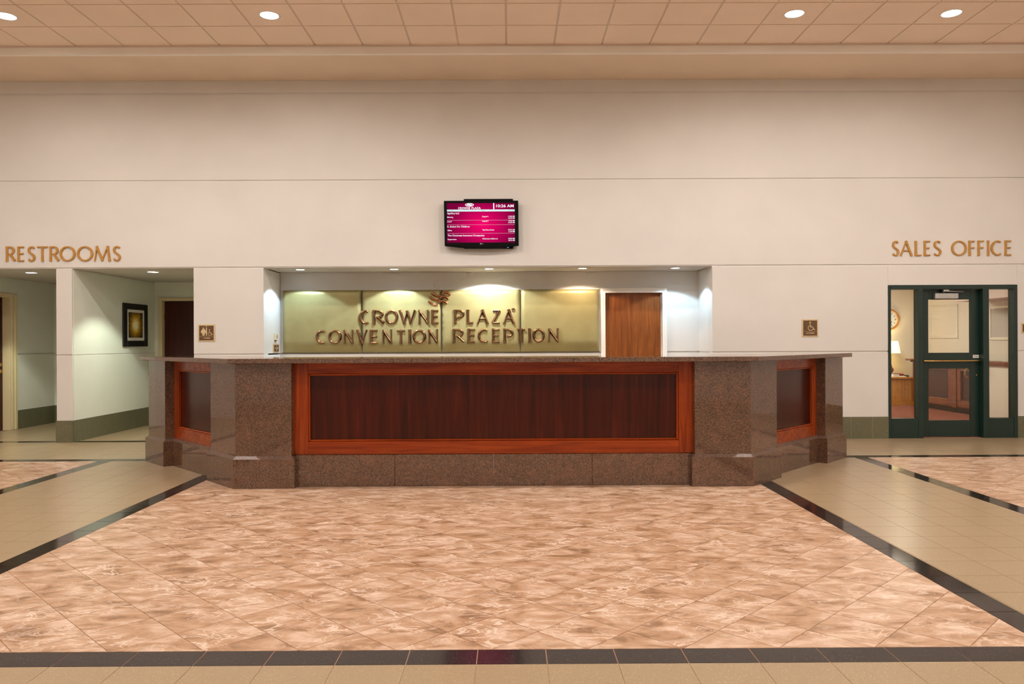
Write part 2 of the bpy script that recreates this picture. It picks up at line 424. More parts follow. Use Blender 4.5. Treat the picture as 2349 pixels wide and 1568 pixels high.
# ------------------------------------------------------------------ walls
RV = [0, 1.2225, 2.445, 3.667, 4.893, ZS]
G = .011
def panels(parent, x0, x1, y0, y1, bands, mat='wall_paint'):
    for z0, z1 in bands:
        a = z0+(G if z0 > .4 and z0 not in (2.157,) else 0); b = z1-(G if z1 < 5 and z1 != 2.445 else 0)
        box('wall_panel', x0, x1, y0, y1, a, b, mat, parent, .003)
wb = box('wall_back', XL, XR, 11.012, 11.22, 2.445, ZS, 'wall_paint', kind='structure')
panels(wb, XL, XR, 11.0, 11.03, [(2.445, 3.667), (3.667, 4.893), (4.893, ZS)])
# reveal above the openings' piers is a thin shadow gap
for nm, x0, x1 in (('wall_left_pier', XL, -8.03), ('wall_column', -6.37, -6.15), ('wall_pier', -4.44, -3.456), ('wall_right_bay', 2.868, 5.352), ('wall_right_end', 7.176, XR)):
    o = box(nm, x0+.001, x1-.001, 11.012, 11.2 if nm != 'wall_column' else 13.7, 0, 2.445, 'wall_paint', kind='structure')
    y1 = {'wall_column': 13.7, 'wall_pier': 11.8}.get(nm, 11.2)
    for z0, z1 in ((0, 1.2225), (1.2225, 2.445)):
        box('wall_panel', x0, x1, 11.0, y1, z0+(G if z0 else .0), z1-G, 'wall_paint' if nm != 'wall_column' else 'wall_paint', o, .003)
o = box('wall_over_door', 5.352, 7.176, 11.012, 11.2, 2.160, 2.445, 'wall_paint', kind='structure')
box('wall_panel', 5.353, 7.175, 11.0, 11.02, 2.160, 2.434, 'wall_paint', o, .003)
# desk alcove
wa = box('wall_alcove', -3.6, 1.43, 11.83, 11.95, 0, 2.445, 'wall_paint', kind='structure')
box('wall_alcove_over', 1.43, 2.343, 11.83, 11.95, 2.146, 2.445, 'wall_paint', kind='structure')
box('wall_alcove_end', 2.343, 3.0, 11.83, 11.95, 0, 2.445, 'wall_paint', kind='structure')
box('wall_panel', -3.456, 1.455, 11.81, 11.83, 1.2225+G, 2.445, 'wall_paint', wa)
box('wall_panel', -3.456, 1.455, 11.81, 11.83, 0, 1.2225-G, 'wall_paint', wa)
box('wall_panel', 1.455, 2.318, 11.81, 11.83, 2.122, 2.445, 'wall_paint', wa)
box('wall_panel', 2.318, 2.868, 11.81, 11.83, 1.2225+G, 2.445, 'wall_paint', wa)
box('wall_panel', 2.318, 2.868, 11.81, 11.83, 0, 1.2225-G, 'wall_paint', wa)
wr = box('wall_alcove_right', 2.88, 3.0, 11.19, 11.83, 0, 2.445, 'wall_paint', kind='structure')
box('wall_panel', 2.868, 2.885, 11.2, 11.81, 1.2225+G, 2.445-G, 'wall_paint', wr)
box('wall_panel', 2.868, 2.885, 11.2, 11.81, 0, 1.2225-G, 'wall_paint', wr)
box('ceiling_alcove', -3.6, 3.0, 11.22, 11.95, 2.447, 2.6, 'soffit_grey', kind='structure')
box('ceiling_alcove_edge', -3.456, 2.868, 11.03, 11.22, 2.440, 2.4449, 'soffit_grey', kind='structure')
# restroom recesses
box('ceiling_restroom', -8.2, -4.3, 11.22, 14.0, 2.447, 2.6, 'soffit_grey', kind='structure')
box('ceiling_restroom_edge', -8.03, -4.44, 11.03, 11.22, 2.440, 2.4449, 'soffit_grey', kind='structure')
o = box('wall_restroom_left', -8.2, -8.05, 12.74, 13.95, 0, 2.445, 'wall_paint_restroom', kind='structure')
for z0, z1 in ((0, 1.2225-G), (1.2225+G, 2.445)): box('wall_panel', -8.05, -8.03, 12.74, 13.8, z0, z1, 'wall_paint_restroom', o)
box('wall_restroom_left_over', -8.2, -8.03, 11.6, 12.74, 2.19, 2.445, 'wall_paint_restroom', kind='structure')
box('wall_restroom_left_near', -8.2, -8.03, 11.2, 11.6, 0, 2.445, 'wall_paint_restroom', kind='structure')
o = box('wall_restroom_back', -8.2, -6.3, 13.82, 13.95, 0, 2.445, 'wall_paint_restroom', kind='structure')
for z0, z1 in ((0, 1.2225-G), (1.2225+G, 2.445)): box('wall_panel', -8.03, -6.38, 13.8, 13.82, z0, z1, 'wall_paint_restroom', o)
# divider's right face is painted in the restroom colour
o = box('wall_divider', -6.168, -6.158, 11.2, 13.56, 0, 2.445, 'wall_paint_restroom', kind='structure')
for z0, z1 in ((0, 1.2225-G), (1.2225+G, 2.43)): box('wall_panel', -6.16, -6.146, 11.035, 13.55, z0, z1, 'wall_paint_restroom', o)
o = box('wall_restroom_back_right', -6.145, -6.065, 13.57, 13.95, 0, 2.445, 'wall_paint_restroom', kind='structure')
for z0, z1 in ((0, 1.2225-G), (1.2225+G, 2.445)): box('wall_panel', -6.145, -6.065, 13.55, 13.57, z0, z1, 'wall_paint_restroom', o)
box('wall_restroom_back_over', -6.065, -4.96, 13.55, 13.95, 2.172, 2.445, 'wall_paint_restroom', kind='structure')
box('wall_restroom_back_end', -4.96, -4.3, 13.55, 13.95, 0, 2.445, 'wall_paint_restroom', kind='structure')
box('wall_restroom_right', -4.44, -4.3, 11.8, 13.55, 0, 2.445, 'wall_paint_restroom', kind='structure')
# the rest of the lobby, beside and behind the camera
box('wall_left', XL-.2, XL, YF, 11.2, 0, ZC, 'wall_paint', kind='structure')
box('wall_right', XR, XR+.2, YF, 11.0, 0, ZC, 'wall_paint', kind='structure')
box('wall_front', XL, XR, YF-.2, YF, 0, ZC, 'wall_paint', kind='structure')

# green tile base
def base_run(name, p0, p1, nrm, first=None):
    """row of base tiles along p0->p1 on the floor; nrm points into the room"""
    a = Vector(p0); b = Vector(p1); d = (b-a); L = d.length; d.normalize(); nv = Vector(nrm)
    def quad(s0, s1, o0, o1): return [tuple(a+d*s0+nv*o0), tuple(a+d*s1+nv*o0), tuple(a+d*s1+nv*o1), tuple(a+d*s0+nv*o1)]
    r = prism(name, quad(0, L, .0005, .0075), 0, .3, 'base_grout', kind='structure')
    s = 0 if first is None else first-T
    while s < L-.005:
        s0, s1 = max(s, 0), min(s+T, L)
        if s1-s0 > .01: prism('base_tile', quad(s0+(.0025 if s0 else 0), s1-(.0025 if s1 < L else 0), .0005, .009), .0, .305, 'base_tile', r)
        s += T
base_run('baseboard_right_bay', (2.868, 11.0), (5.351, 11.0), (0, -1), .12)
base_run('baseboard_right_end', (7.177, 11.0), (9.4, 11.0), (0, -1))
base_run('baseboard_pier', (-4.44, 11.0), (-3.456, 11.0), (0, -1))
base_run('baseboard_column', (-6.379, 11.0), (-6.137, 11.0), (0, -1))
base_run('baseboard_divider', (-6.146, 11.0), (-6.146, 13.54), (1, 0), .27)
base_run('baseboard_restroom_left', (-8.03, 12.76), (-8.03, 13.79), (1, 0), .1)
base_run('baseboard_restroom_back', (-8.02, 13.8), (-6.38, 13.8), (0, -1))
base_run('baseboard_left_pier', (-9.4, 11.0), (-8.05, 11.0), (0, -1))

# ------------------------------------------------------------------ doors of the setting
d1 = box('door_1', 1.455, 2.316, 11.86, 11.905, .008, 2.118, 'door_wood', kind='structure', bev=.003)
f1 = 'door_frame_white'
box('door_jamb', 1.43, 1.455, 11.78, 11.93, 0, 2.145, f1, d1); box('door_jamb', 2.318, 2.343, 11.78, 11.93, 0, 2.145, f1, d1)
box('door_head', 1.455, 2.318, 11.78, 11.93, 2.121, 2.145, f1, d1)
for a, b in ((1.388, 1.43), (2.343, 2.388)):
    c = box('door_casing', a, b, 11.775, 11.812, 0, 2.194, f1, d1, .006)
box('door_casing', 1.43, 2.343, 11.775, 11.812, 2.146, 2.194, f1, d1, .006)
box('door_stop', 2.305, 2.318, 11.83, 11.86, 0, 2.12, f1, d1)
fc = 'door_frame_cream'
d2 = box('door_2', -6.003, -5.06, 13.62, 13.665, .008, 2.118, 'dark_door_wood', kind='structure', bev=.003)
box('door_casing', -6.063, -6.006, 13.52, 13.66, 0, 2.171, fc, d2, .006); box('door_casing', -5.057, -5.0, 13.52, 13.66, 0, 2.171, fc, d2, .006)
box('door_casing', -6.006, -5.057, 13.52, 13.66, 2.122, 2.171, fc, d2, .006)
lab(box('hinge', -6.012, -5.995, 13.60, 13.622, 1.80, 1.90, 'brass', d2, .002), 'brass hinge')
d3 = box('door_3', -8.185, -8.14, 11.66, 12.565, .008, 2.13, 'dark_door_wood', kind='structure', bev=.003)
box('door_jamb', -8.19, -8.02, 12.567, 12.60, 0, 2.16, fc, d3, .003)
box('door_head', -8.19, -8.02, 11.64, 12.567, 2.133, 2.16, fc, d3, .003)
box('door_casing', -8.045, -8.012, 12.60, 12.67, 0, 2.19, fc, d3, .006); box('door_casing', -8.045, -8.002, 12.67, 12.735, 0, 2.19, fc, d3, .008)
box('door_casing', -8.045, -8.012, 11.62, 12.60, 2.16, 2.20, fc, d3, .006); box('door_jamb', -8.19, -8.02, 11.62, 11.655, 0, 2.16, fc, d3)
h = lathe('door_handle', [(.032, 0), (.032, .012), (.012, .016), (.012, .05)], (-8.14, 12.49, .95), 'brass', d3, 20, 'x'); lab(h, 'brass lever handle')
tube('lever', [(-8.095, 12.49, .95), (-8.088, 12.45, .95), (-8.086, 12.40, .945)], .009, 'brass', h)
lathe('deadbolt', [(.028, 0), (.026, .018), (0, .02)], (-8.14, 12.495, 1.055), 'brass', d3, 20, 'x')

# ------------------------------------------------------------------ downlights
def downlight(x, y, z, r, watts, col, label, group, spot=118, blend=.5, lens='lamp_lens', soft=.05):
    t = thing('recessed_downlight', label, 'downlight', (x, y, z), group)
    lathe('trim_ring', [(r, .004), (r*1.0, -.003), (r*1.16, -.004), (r*1.18, 0), (r*1.18, .004)], (x, y, z), 'door_frame_white', t)
    lathe('lens', [(0, 0), (r*.98, 0), (r*.98, .003), (0, .003)], (x, y, z-.002), lens, t, smooth=False)
    L = bpy.data.lights.new('downlight_bulb', 'SPOT'); L.energy = watts; L.color = col
    L.spot_size = math.radians(spot); L.spot_blend = blend; L.shadow_soft_size = soft
    o = bpy.data.objects.new('downlight_bulb', L); COL.objects.link(o); o.parent = t; o.location = (0, 0, -.02-soft*0)
    return t
row = 9.98-CT*1.5
names = {-10: 'round lobby ceiling downlight at the left edge, first from left', -5: 'round lobby ceiling downlight second from left, above the left end of the desk',
         5: 'round lobby ceiling downlight third from left, above the right end of the desk', 8: 'round lobby ceiling downlight nearest the right edge, above the office door'}
for i in (-10, -5, 5, 8):
    downlight(.285+CT*i, row, ZC, .105, LOBBY_W*.28, LOBBY_C, names[i], 'lobby ceiling downlights', 179, .5, soft=.08)
for j, jw, ii in ((4, 1.05, (-11, -7, -3, 2, 5, 10)), (9, .95, (-12, -7, -2, 3, 8, 13)), (14, .65, (-12, -7, -2, 3, 8, 13)), (19, .25, (-7, -2, 3, 8))):
    for i in ii:
        downlight(.285+CT*i, 9.98-CT*(j+.5), ZC, .105, LOBBY_W*jw, LOBBY_C, 'round lobby ceiling downlight nearer the viewer, above the top of the picture', 'lobby ceiling downlights nearer the viewer', 179, .5, soft=.08)
ordn = ['first from left, beside the side wall', 'second from left, above CROWNE', 'in the middle, above the waving emblem', 'fourth from left, the warmest', 'at the right end, by the wooden door']
for k, (x, c, wt) in enumerate(((-3.03, (.54, .80, 1), .62), (-1.667, (.70, .87, 1), 1.25), (-.288, (.90, .95, 1), 1.5), (1.07, (1, .76, .56), .6), (2.42, (.54, .80, 1), .5))):
    downlight(x, 11.34, 2.447, .06, ALCOVE_W*wt, c, 'small recessed downlight over the desk alcove, ' + ordn[k], 'alcove downlights', (117, 117, 140, 135, 119)[k], .13, 'cool_lens' if k != 3 else 'lamp_lens', .03)
downlight(-7.12, 11.66, 2.447, .075, REST_W, (.90, 1, .80), 'small recessed downlight over the leftmost restroom passage', 'restroom downlights', 110, .35, soft=.03)
downlight(-5.29, 11.62, 2.447, .075, REST_W, (.90, 1, .80), 'small recessed downlight over the restroom passage with the picture', 'restroom downlights', 110, .35, soft=.03)
t = thing('sprinkler_cover', 'tiny flat sprinkler cover in the alcove ceiling', 'sprinkler', (-2.58, 11.3, 2.447))
lathe('cover_plate', [(0, -.006), (.04, -.005), (.042, 0)], (-2.58, 11.3, 2.447), 'soffit_grey', t)

# ------------------------------------------------------------------ reception desk
DC = -.155
DD, DN = (.68, .733), (.733, -.68)
def q(s, o, sg=1): return (DC+sg*(DD[0]*s+DN[0]*o), DD[1]*s+DN[1]*o)
def xo(off, y): return (off+.68*y)/.733          # x where the wing line meets a crosswise line
desk = thing('reception_desk', 'long granite and mahogany reception desk with angled wings', 'reception desk', (DC, 7.9, 0))
ZT0, ZT1 = 1.190, 1.236
for sg in (-1, 1):
    m = lambda pts: [(DC+sg*x, y) for x, y in pts]
    big = lambda y, o, xi, s: m([(xi, y), (xo(o, y), y)]) + [q(s, o, sg), q(s, -3.6, sg)] + m([(xi, 7.86)])
    sp, bp = big(7.45, -3.262, 1.925, 7.72), big(7.42, -3.232, 1.892, 7.752)
    sft = prism('pilaster', sp, .30, ZT0-.001, 'granite', desk, .004)
    loft('pilaster_base', [(bp, 0), (bp, .278), (sp, .305)], 'granite', sft)
    e = lambda o, a, b: [q(a, o, sg), q(b, o, sg), q(b, -3.6, sg), q(a, -3.6, sg)]
    sft = prism('pilaster', e(-3.262, 9.005, 9.54), .30, ZT0-.001, 'granite', desk, .004)
    loft('pilaster_base', [(e(-3.232, 8.975, 9.57), 0), (e(-3.232, 8.975, 9.57), .278), (e(-3.262, 9.005, 9.54), .305)], 'granite', sft)
    W = lambda a, b, o0, o1: [q(a, o0, sg), q(b, o0, sg), q(b, o1, sg), q(a, o1, sg)]
    loft('plinth_panel', [(W(7.70, 9.0, -3.336, -3.5), 0), (W(7.70, 9.0, -3.336, -3.5), .278), (W(7.70, 9.0, -3.366, -3.5), .305)], 'granite', desk)
    # wing panelling
    wp = prism('wood_panel', W(7.70, 9.02, -3.40, -3.45), .305, ZT0-.001, 'mahogany_panel', desk)
    for a, b in ((7.70, 7.80), (8.92, 9.02)): prism('panel_stile', W(a, b, -3.366, -3.41), .305, ZT0-.001, 'mahogany_z', wp, .003)
    prism('panel_rail', W(7.80, 8.92, -3.366, -3.41), .305, .43, 'mahogany_x', wp, .003); prism('panel_rail', W(7.80, 8.92, -3.366, -3.41), 1.085, ZT0-.001, 'mahogany_x', wp, .003)
    for a, b in ((7.80, 7.818), (8.902, 8.92)): prism('panel_moulding', W(a, b, -3.372, -3.41), .43, 1.085, 'mahogany_z', wp, .006)
    for a, b in ((.43, .448), (1.067, 1.085)): prism('panel_moulding', W(7.818, 8.902, -3.372, -3.41), a, b, 'mahogany_x', wp, .006)
    # counter slabs
    yf, of, yb, ob = 7.36, -3.172, 8.08, -3.89
    cA, cB = (xo(of, yf), yf), (xo(ob, yb), yb)
    gp = .0012
    prism('counter_slab', m([(.768, yf), (cA[0]-gp, yf), (cB[0]-gp, yb), (.768, yb)]), ZT0, ZT1, 'granite', desk, .005)
    prism('counter_slab', m([(cA[0]+gp, yf+gp)]) + [q(9.60, of, sg), q(9.60, ob, sg)] + m([(cB[0]+gp, yb+gp)]), ZT0, ZT1, 'granite', desk, .005)
prism('counter_slab', [(DC-.766, 7.36), (DC+.766, 7.36), (DC+.766, 8.08), (DC-.766, 8.08)], ZT0, ZT1, 'granite', desk, .005)
for k in range(4):
    x = DC-1.9+.95*k
    box('plinth_panel', x+.001, x+.949, 7.507, 7.65, 0, .305, 'granite', desk, .002)
cp = box('wood_panel', DC-1.93, DC+1.93, 7.575, 7.62, .305, ZT0-.001, 'mahogany_panel', desk)
for a, b in ((-1.93, -1.79), (1.79, 1.93)): box('panel_stile', DC+a, DC+b, 7.535, 7.585, .305, ZT0-.001, 'mahogany_z', cp, .003)
box('panel_rail', DC-1.79, DC+1.79, 7.535, 7.585, .305, .43, 'mahogany_x', cp, .003); box('panel_rail', DC-1.79, DC+1.79, 7.535, 7.585, 1.085, ZT0-.001, 'mahogany_x', cp, .003)
for a, b in ((-1.79, -1.772), (1.772, 1.79)): box('panel_moulding', DC+a, DC+b, 7.543, 7.585, .43, 1.085, 'mahogany_z', cp, .006)
for a, b in ((.43, .448), (1.067, 1.085)): box('panel_moulding', DC-1.772, DC+1.772, 7.543, 7.585, a, b, 'mahogany_x', cp, .006)

for o in desk.children_recursive:      # the sloped cap of each stone base is honed, not polished
    if o.name.startswith('pilaster_base') or (o.name.startswith('plinth_panel') and len(o.data.vertices) == 12):
        o.data.materials.append(MATS['granite_honed']); k = len(o.data.vertices)//3
        for i in range(k, 2*k): o.data.polygons[i].material_index = 1

# ------------------------------------------------------------------ lettering cut from strokes
def smooth_path(pts, n=8):
    out = []; P = [pts[0]]+list(pts)+[pts[-1]]
    for i in range(1, len(P)-2):
        for k in range(n):
            t = k/n; a, b, c, d = P[i-1], P[i], P[i+1], P[i+2]
            out.append(tuple(.5*((2*b[j])+(-a[j]+c[j])*t+(2*a[j]-5*b[j]+4*c[j]-d[j])*t*t+(-a[j]+3*b[j]-3*c[j]+d[j])*t**3) for j in (0, 1)))
    out.append(pts[-1]); return out
def ell(cx, cy, rx, ry, a0, a1, n=28): return [(cx+rx*math.cos(math.radians(a0+(a1-a0)*i/n)), cy+ry*math.sin(math.radians(a0+(a1-a0)*i/n))) for i in range(n+1)]
def bowl(r, y0, y1):
    ym, ry = (y0+y1)/2, (y1-y0)/2; return [(0, y1), (r*.45, y1)] + ell(r*.45, ym, r*.55, ry, 88, -88, 16) + [(r*.3, y0)]
GL = {   # strokes: (points, weight: 'a' by direction, 'T' thick, 't' thin)
 'I': [([(.5, 0), (.5, 1)], 'T')], 'L': [([(0, 0), (0, 1)], 'T'), ([(0, 0), (1, 0)], 't')],
 'E': [([(0, 0), (0, 1)], 'T'), ([(0, 1), (1, 1)], 't'), ([(0, .52), (.9, .52)], 't'), ([(0, 0), (1, 0)], 't')],
 'F': [([(0, 0), (0, 1)], 'T'), ([(0, 1), (1, 1)], 't'), ([(0, .52), (.92, .52)], 't')],
 'T': [([(.5, 0), (.5, 1)], 'T'), ([(-.05, 1), (1.05, 1)], 't')],
 'R': [([(0, 0), (0, 1)], 'T'), (bowl(.85, .48, 1), 'a'), ([(.38, .5), (1, 0)], 'T')],
 'P': [([(0, 0), (0, 1)], 'T'), (bowl(1, .44, 1), 'a')],
 'O': [(ell(.5, .5, .5, .5, 0, 360, 44), 'a')], 'C': [(ell(.58, .5, .58, .5, 56, 304, 36), 'a')],
 'S': [(smooth_path([(.92, .90), (.72, .98), (.46, 1), (.16, .92), (.06, .75), (.2, .60), (.5, .50), (.80, .39), (.94, .23), (.80, .06), (.45, 0), (.0, .10)]), 'a')],
 'M': [([(0, 0), (.13, .98)], 't'), ([(.13, 1), (.5, .03)], 'T'), ([(.5, .03), (.87, 1)], 't'), ([(.87, 1), (1, 0)], 'T')],
 'A': [([(0, 0), (.5, 1)], 't'), ([(.5, 1), (1, 0)], 'T'), ([(.2, .34), (.8, .34)], 't')],
 'N': [([(0, 0), (0, 1)], 't'), ([(0, 1), (1, 0)], 'T'), ([(1, 0), (1, 1)], 't')],
 'V': [([(0, 1), (.5, .02)], 'T'), ([(.5, .02), (1, 1)], 't')],
 'W': [([(0, 1), (.27, .02)], 'T'), ([(.27, .02), (.5, .95)], 't'), ([(.5, .95), (.73, .02)], 'T'), ([(.73, .02), (1, 1)], 't')],
 'Z': [([(0, 1), (1, 1)], 't'), ([(1, 1), (0, 0)], 'T'), ([(0, 0), (1, 0)], 't')],
}
def ribbon(bm, pts, ws, dep, rnd, closed=False, y0=0.0):
    """stroke in the XZ plane standing dep proud of y0 toward -Y, with a crowned face when rnd"""
    n = len(pts); rings = []
    for i, (x, z) in enumerate(pts):
        if closed: a, b = pts[i-1], pts[(i+1) % n]
        else: a, b = pts[max(i-1, 0)], pts[min(i+1, n-1)]
        tx, tz = b[0]-a[0], b[1]-a[1]; L = math.hypot(tx, tz) or 1; nx, nz = -tz/L, tx/L; h = ws[i]/2
        prof = [(-1, 0), (-1, .45), (-.55, .9), (0, 1), (.55, .9), (1, .45), (1, 0)] if rnd else [(-1, 0), (-1, .85), (-.82, 1), (.82, 1), (1, .85), (1, 0)]
        rings.append([bm.verts.new((x+nx*h*u, y0-dep*v, z+nz*h*u)) for u, v in prof])
    k = len(rings[0])
    for i in range(n if closed else n-1):
        A, B = rings[i], rings[(i+1) % n]
        for j in range(k-1): bm.faces.new((A[j], A[j+1], B[j+1], B[j]))
    if not closed: bm.faces.new(rings[0]); bm.faces.new(rings[-1][::-1])
def letter(ch, x, z, wd, ht, y, Tk, tk, dep, mat, parent, rnd):
    bm = bmesh.new()
    for si, (pts, mode) in enumerate(GL[ch]):
        P = []; ww = []
        for i, p in enumerate(pts): P.append((Tk/2+p[0]*max(wd-Tk, .0001), tk/2+p[1]*(ht-tk)))
        straight = len(P) == 2
        if straight:
            (ax, az), (bx, bz) = P; L = math.hypot(bx-ax, bz-az); ux, uz = (bx-ax)/L, (bz-az)/L; ext = tk/2
            if abs(uz) > .9: ax, az, bx, bz = ax-ux*ext, az-uz*ext, bx+ux*ext, bz+uz*ext
            base_w = Tk if mode == 'T' else tk if mode == 't' else Tk
            P = [(ax+(bx-ax)*k/6, az+(bz-az)*k/6) for k in range(7)]
            fl = [1.10, 1.0, .93, .90, .93, 1.0, 1.10]; ww = [base_w*f for f in fl]
        else:
            n = len(P)
            for i in range(n):
                a, b = P[max(i-1, 0)], P[min(i+1, n-1)]; L = math.hypot(b[0]-a[0], b[1]-a[1]) or 1
                ww.append(tk+(Tk-tk)*(abs(b[1]-a[1])/L)**1.3)
        closed = ch == 'O'
        if closed: P, ww = P[:-1], ww[:-1]
        ribbon(bm, P, ww, dep+.0007*si, rnd, closed)
    me = tomesh(bm, 'letter'); o = link('letter', me, mat, (x, y, z), parent, smooth=False)
    return o
RST = [('R', -7.065, .14), ('E', -6.903, .105), ('S', -6.762, .116), ('T', -6.633, .16), ('R', -6.453, .143), ('O', -6.312, .222), ('O', -6.068, .225), ('M', -5.833, .237), ('S', -5.569, .12)]
SAL = [('S', 5.404, .109), ('A', 5.518, .177), ('L', 5.729, .105), ('E', 5.856, .101), ('S', 5.989, .12), ('O', 6.243, .221), ('F', 6.49, .096), ('F', 6.617, .1), ('I', 6.752, .029), ('C', 6.803, .168), ('E', 6.999, .103)]
t = thing('lettering_sign', 'raised gold letters spelling RESTROOMS on the wall above the left passages', 'sign', (-6.3, 10.999, 2.545))
for c, x, wd in RST: letter(c, x, 2.545, wd, .211, 10.999, .031, .019, .02, 'gold_letter', t, False)
t = thing('lettering_sign', 'raised gold letters spelling SALES OFFICE above the green glass door', 'sign', (6.25, 10.999, 2.573))
for c, x, wd in SAL: letter(c, x, 2.573, wd, .211, 10.999, .029, .017, .02, 'gold_letter', t, False)

# ------------------------------------------------------------------ padded sign behind the desk
sign = thing('reception_sign', 'padded olive satin wall sign with copper CROWNE PLAZA CONVENTION RECEPTION letters', 'sign', (-1.02, 11.805, 1.24))
def padded(x0, x1, z0, z1, yb, dep):
    cx, cz = (x0+x1)/2, (z0+z1)/2; W, H = (x1-x0)/2, (z1-z0)/2; nx, nz = 40, 34; bm = bmesh.new(); G_ = []
    for j in range(nz+1):
        r = []
        for i in range(nx+1):
            u, v = -math.cos(math.pi*i/nx), -math.cos(math.pi*j/nz)
            dx, dz = (1-abs(u))*W, (1-abs(v))*H
            e = lambda d, R: 1-(1-min(d/R, 1))**2.2
            hgt = dep*(.12+.88*e(dx, .06)**.5*(1-(1-min(dz/.17, 1))**2.2 if v < 0 else .6+.4*e(dz, .06)))
            r.append(bm.verts.new((u*W, -hgt, v*H)))
        G_.append(r)
    for j in range(nz):
        for i in range(nx): bm.faces.new((G_[j][i], G_[j][i+1], G_[j+1][i+1], G_[j+1][i]))
    rim = G_[0]+[r[-1] for r in G_[1:]]+G_[-1][-2::-1]+[r[0] for r in G_[-2:0:-1]]
    back = [bm.verts.new((v.co.x, 0, v.co.z)) for v in rim]
    for i in range(len(rim)): bm.faces.new((rim[i-1], rim[i], back[i], back[i-1]))
    return link('padded_panel', tomesh(bm, 'padded_panel'), 'satin_olive', (cx, yb, cz), sign, smooth=True)
PX = [-3.413, -2.219, -1.018, .172, 1.363]
for a, b in zip(PX, PX[1:]): padded(a+.003, b-.003, 1.238, 2.174, 11.806, .084)
box('bottom_rail', -3.43, 1.37, 11.795, 11.806, 1.226, 1.238, 'rail_olive', sign, .002)
box('top_rail', -3.43, 1.37, 11.788, 11.806, 2.174, 2.182, 'door_frame_white', sign)
YL = 11.724
for word, z in (((('C', -2.25, .173), ('R', -2.049, .191), ('O', -1.866, .205), ('W', -1.656, .258), ('N', -1.37, .169), ('E', -1.169, .133)), 1.660),
                ((('P', -.831, .165), ('L', -.639, .125), ('A', -.487, .179), ('Z', -.266, .142), ('A', -.098, .182)), 1.661),
                ((('C', -2.904, .169), ('O', -2.716, .205), ('N', -2.493, .165), ('V', -2.292, .174), ('E', -2.091, .142), ('N', -1.91, .163), ('T', -1.702, .156), ('I', -1.514, .036), ('O', -1.452, .205), ('N', -1.224, .165)), 1.367),
                ((('R', -.851, .194), ('E', -.628, .141), ('C', -.473, .179), ('E', -.261, .138), ('P', -.09, .159), ('T', .103, .146), ('I', .285, .036), ('O', .35, .189), ('N', .578, .174)), 1.375)):
    for c, x, wd in word: letter(c, x, z, wd, .211, YL+.004, .045, .029, .034, 'copper_letter', sign, True)
bm = bmesh.new(); ribbon(bm, ell(0, 0, .023, .023, 0, 360, 24)[:-1], [.010]*24, .02, True, True); ribbon(bm, [(-.006, -.010), (-.006, .010)], [.005]*2, .018, False); ribbon(bm, bowl(.012, 0, .010), [.004]*len(bowl(.012, 0, .010)), .018, False)
link('registered_mark', tomesh(bm, 'registered_mark'), 'copper_letter', (.062, YL+.004, 1.866), sign)
# waving emblem: three ribbons, each in two halves
lg = [(0, .0), (.026, -.063), (.051, -.126)]
for k, (sx, sz) in enumerate(((-1.160, 2.098), (-1.188, 2.036), (-1.212, 1.972))):
    for half in (0, 1):
        bm = bmesh.new()
        if half == 0: P = smooth_path([(0, .026), (.03, .002), (.08, -.020), (.14, -.018)], 6)
        else: P = smooth_path([(.155, .008), (.19, .030), (.24, .028), (.285, -.012)], 6)
        ws = [.033+.006*math.sin(math.pi*i/(len(P)-1)) for i in range(len(P))]
        ribbon(bm, P, ws, .03, True)
        lab(link('emblem_ribbon', tomesh(bm, 'emblem_ribbon'), 'copper_logo', (sx, YL+.002, sz), sign), 'copper wave of the emblem')

# ------------------------------------------------------------------ flat text helper
def text(name, body, x, z, y, ht, mat, parent, align='L', width=None, bold=0):
    cu = bpy.data.curves.new('t', 'FONT'); cu.body = body; cu.size = 1; cu.extrude = 0; cu.resolution_u = 3; cu.offset = bold
    ob = bpy.data.objects.new('t', cu); COL.objects.link(ob)
    dg = bpy.context.evaluated_depsgraph_get(); me = bpy.data.meshes.new_from_object(ob.evaluated_get(dg))
    bpy.data.objects.remove(ob); bpy.data.curves.remove(cu); me.materials.clear()
    xs = [v.co.x for v in me.vertices]; x0, x1 = min(xs), max(xs)
    sc = ht/.73; sx = sc if width is None else width/(x1-x0)
    sh_ = {'L': -x0, 'C': -(x0+x1)/2, 'R': -x1}[align]
    for v in me.vertices: v.co = ((v.co.x+sh_)*sx, 0, v.co.y*sc)
    me.name = name
    return link(name, me, mat, (x, y, z), parent)

# ------------------------------------------------------------------ wall television
TY = 10.86
tv = thing('television', 'black flat television showing a crimson event schedule, high on the wall', 'television', (-.386, 10.99, 2.69))
def tv_outline(inset=0):
    x0, x1, zt, zb = -.902+inset, .134-inset, 3.352-inset, 2.728+inset
    pts = [(x0, zt), (x1, zt), (x1+.006, zb)]
    for i in range(1, 12): u = i/12; pts.append((x1+.006+(x0+.010-x1-.006)*u, zb-.04*math.sin(math.pi*u)))
    pts.append((x0+.010, zb)); return pts
bm = bmesh.new(); A = [bm.verts.new((x+.386, 0, z-3.04)) for x, z in tv_outline()]; B = [bm.verts.new((x+.386, .07, z-3.04)) for x, z in tv_outline(.0)]; C = [bm.verts.new((x+.386, -.012, z-3.04)) for x, z in tv_outline(.012)]
nA = len(A)
for i in range(nA): bm.faces.new((A[i-1], A[i], B[i], B[i-1])); bm.faces.new((C[i-1], C[i], A[i], A[i-1]))
bm.faces.new(C); bm.faces.new(B)
link('bezel', tomesh(bm, 'bezel'), 'black_plastic', (-.386, TY+.012, 3.04), tv)
box('mount_box', -.628, .062, TY+.07, 10.999, 2.695, 3.388, 'black_plastic', tv, .004)
scr = box('screen', -.857, .084, TY-.003, TY+.004, 2.768, 3.316, 'screen_red', tv)
SZ = lambda py: 3.316-(py-402)/783*.548          # rows measured down the screen
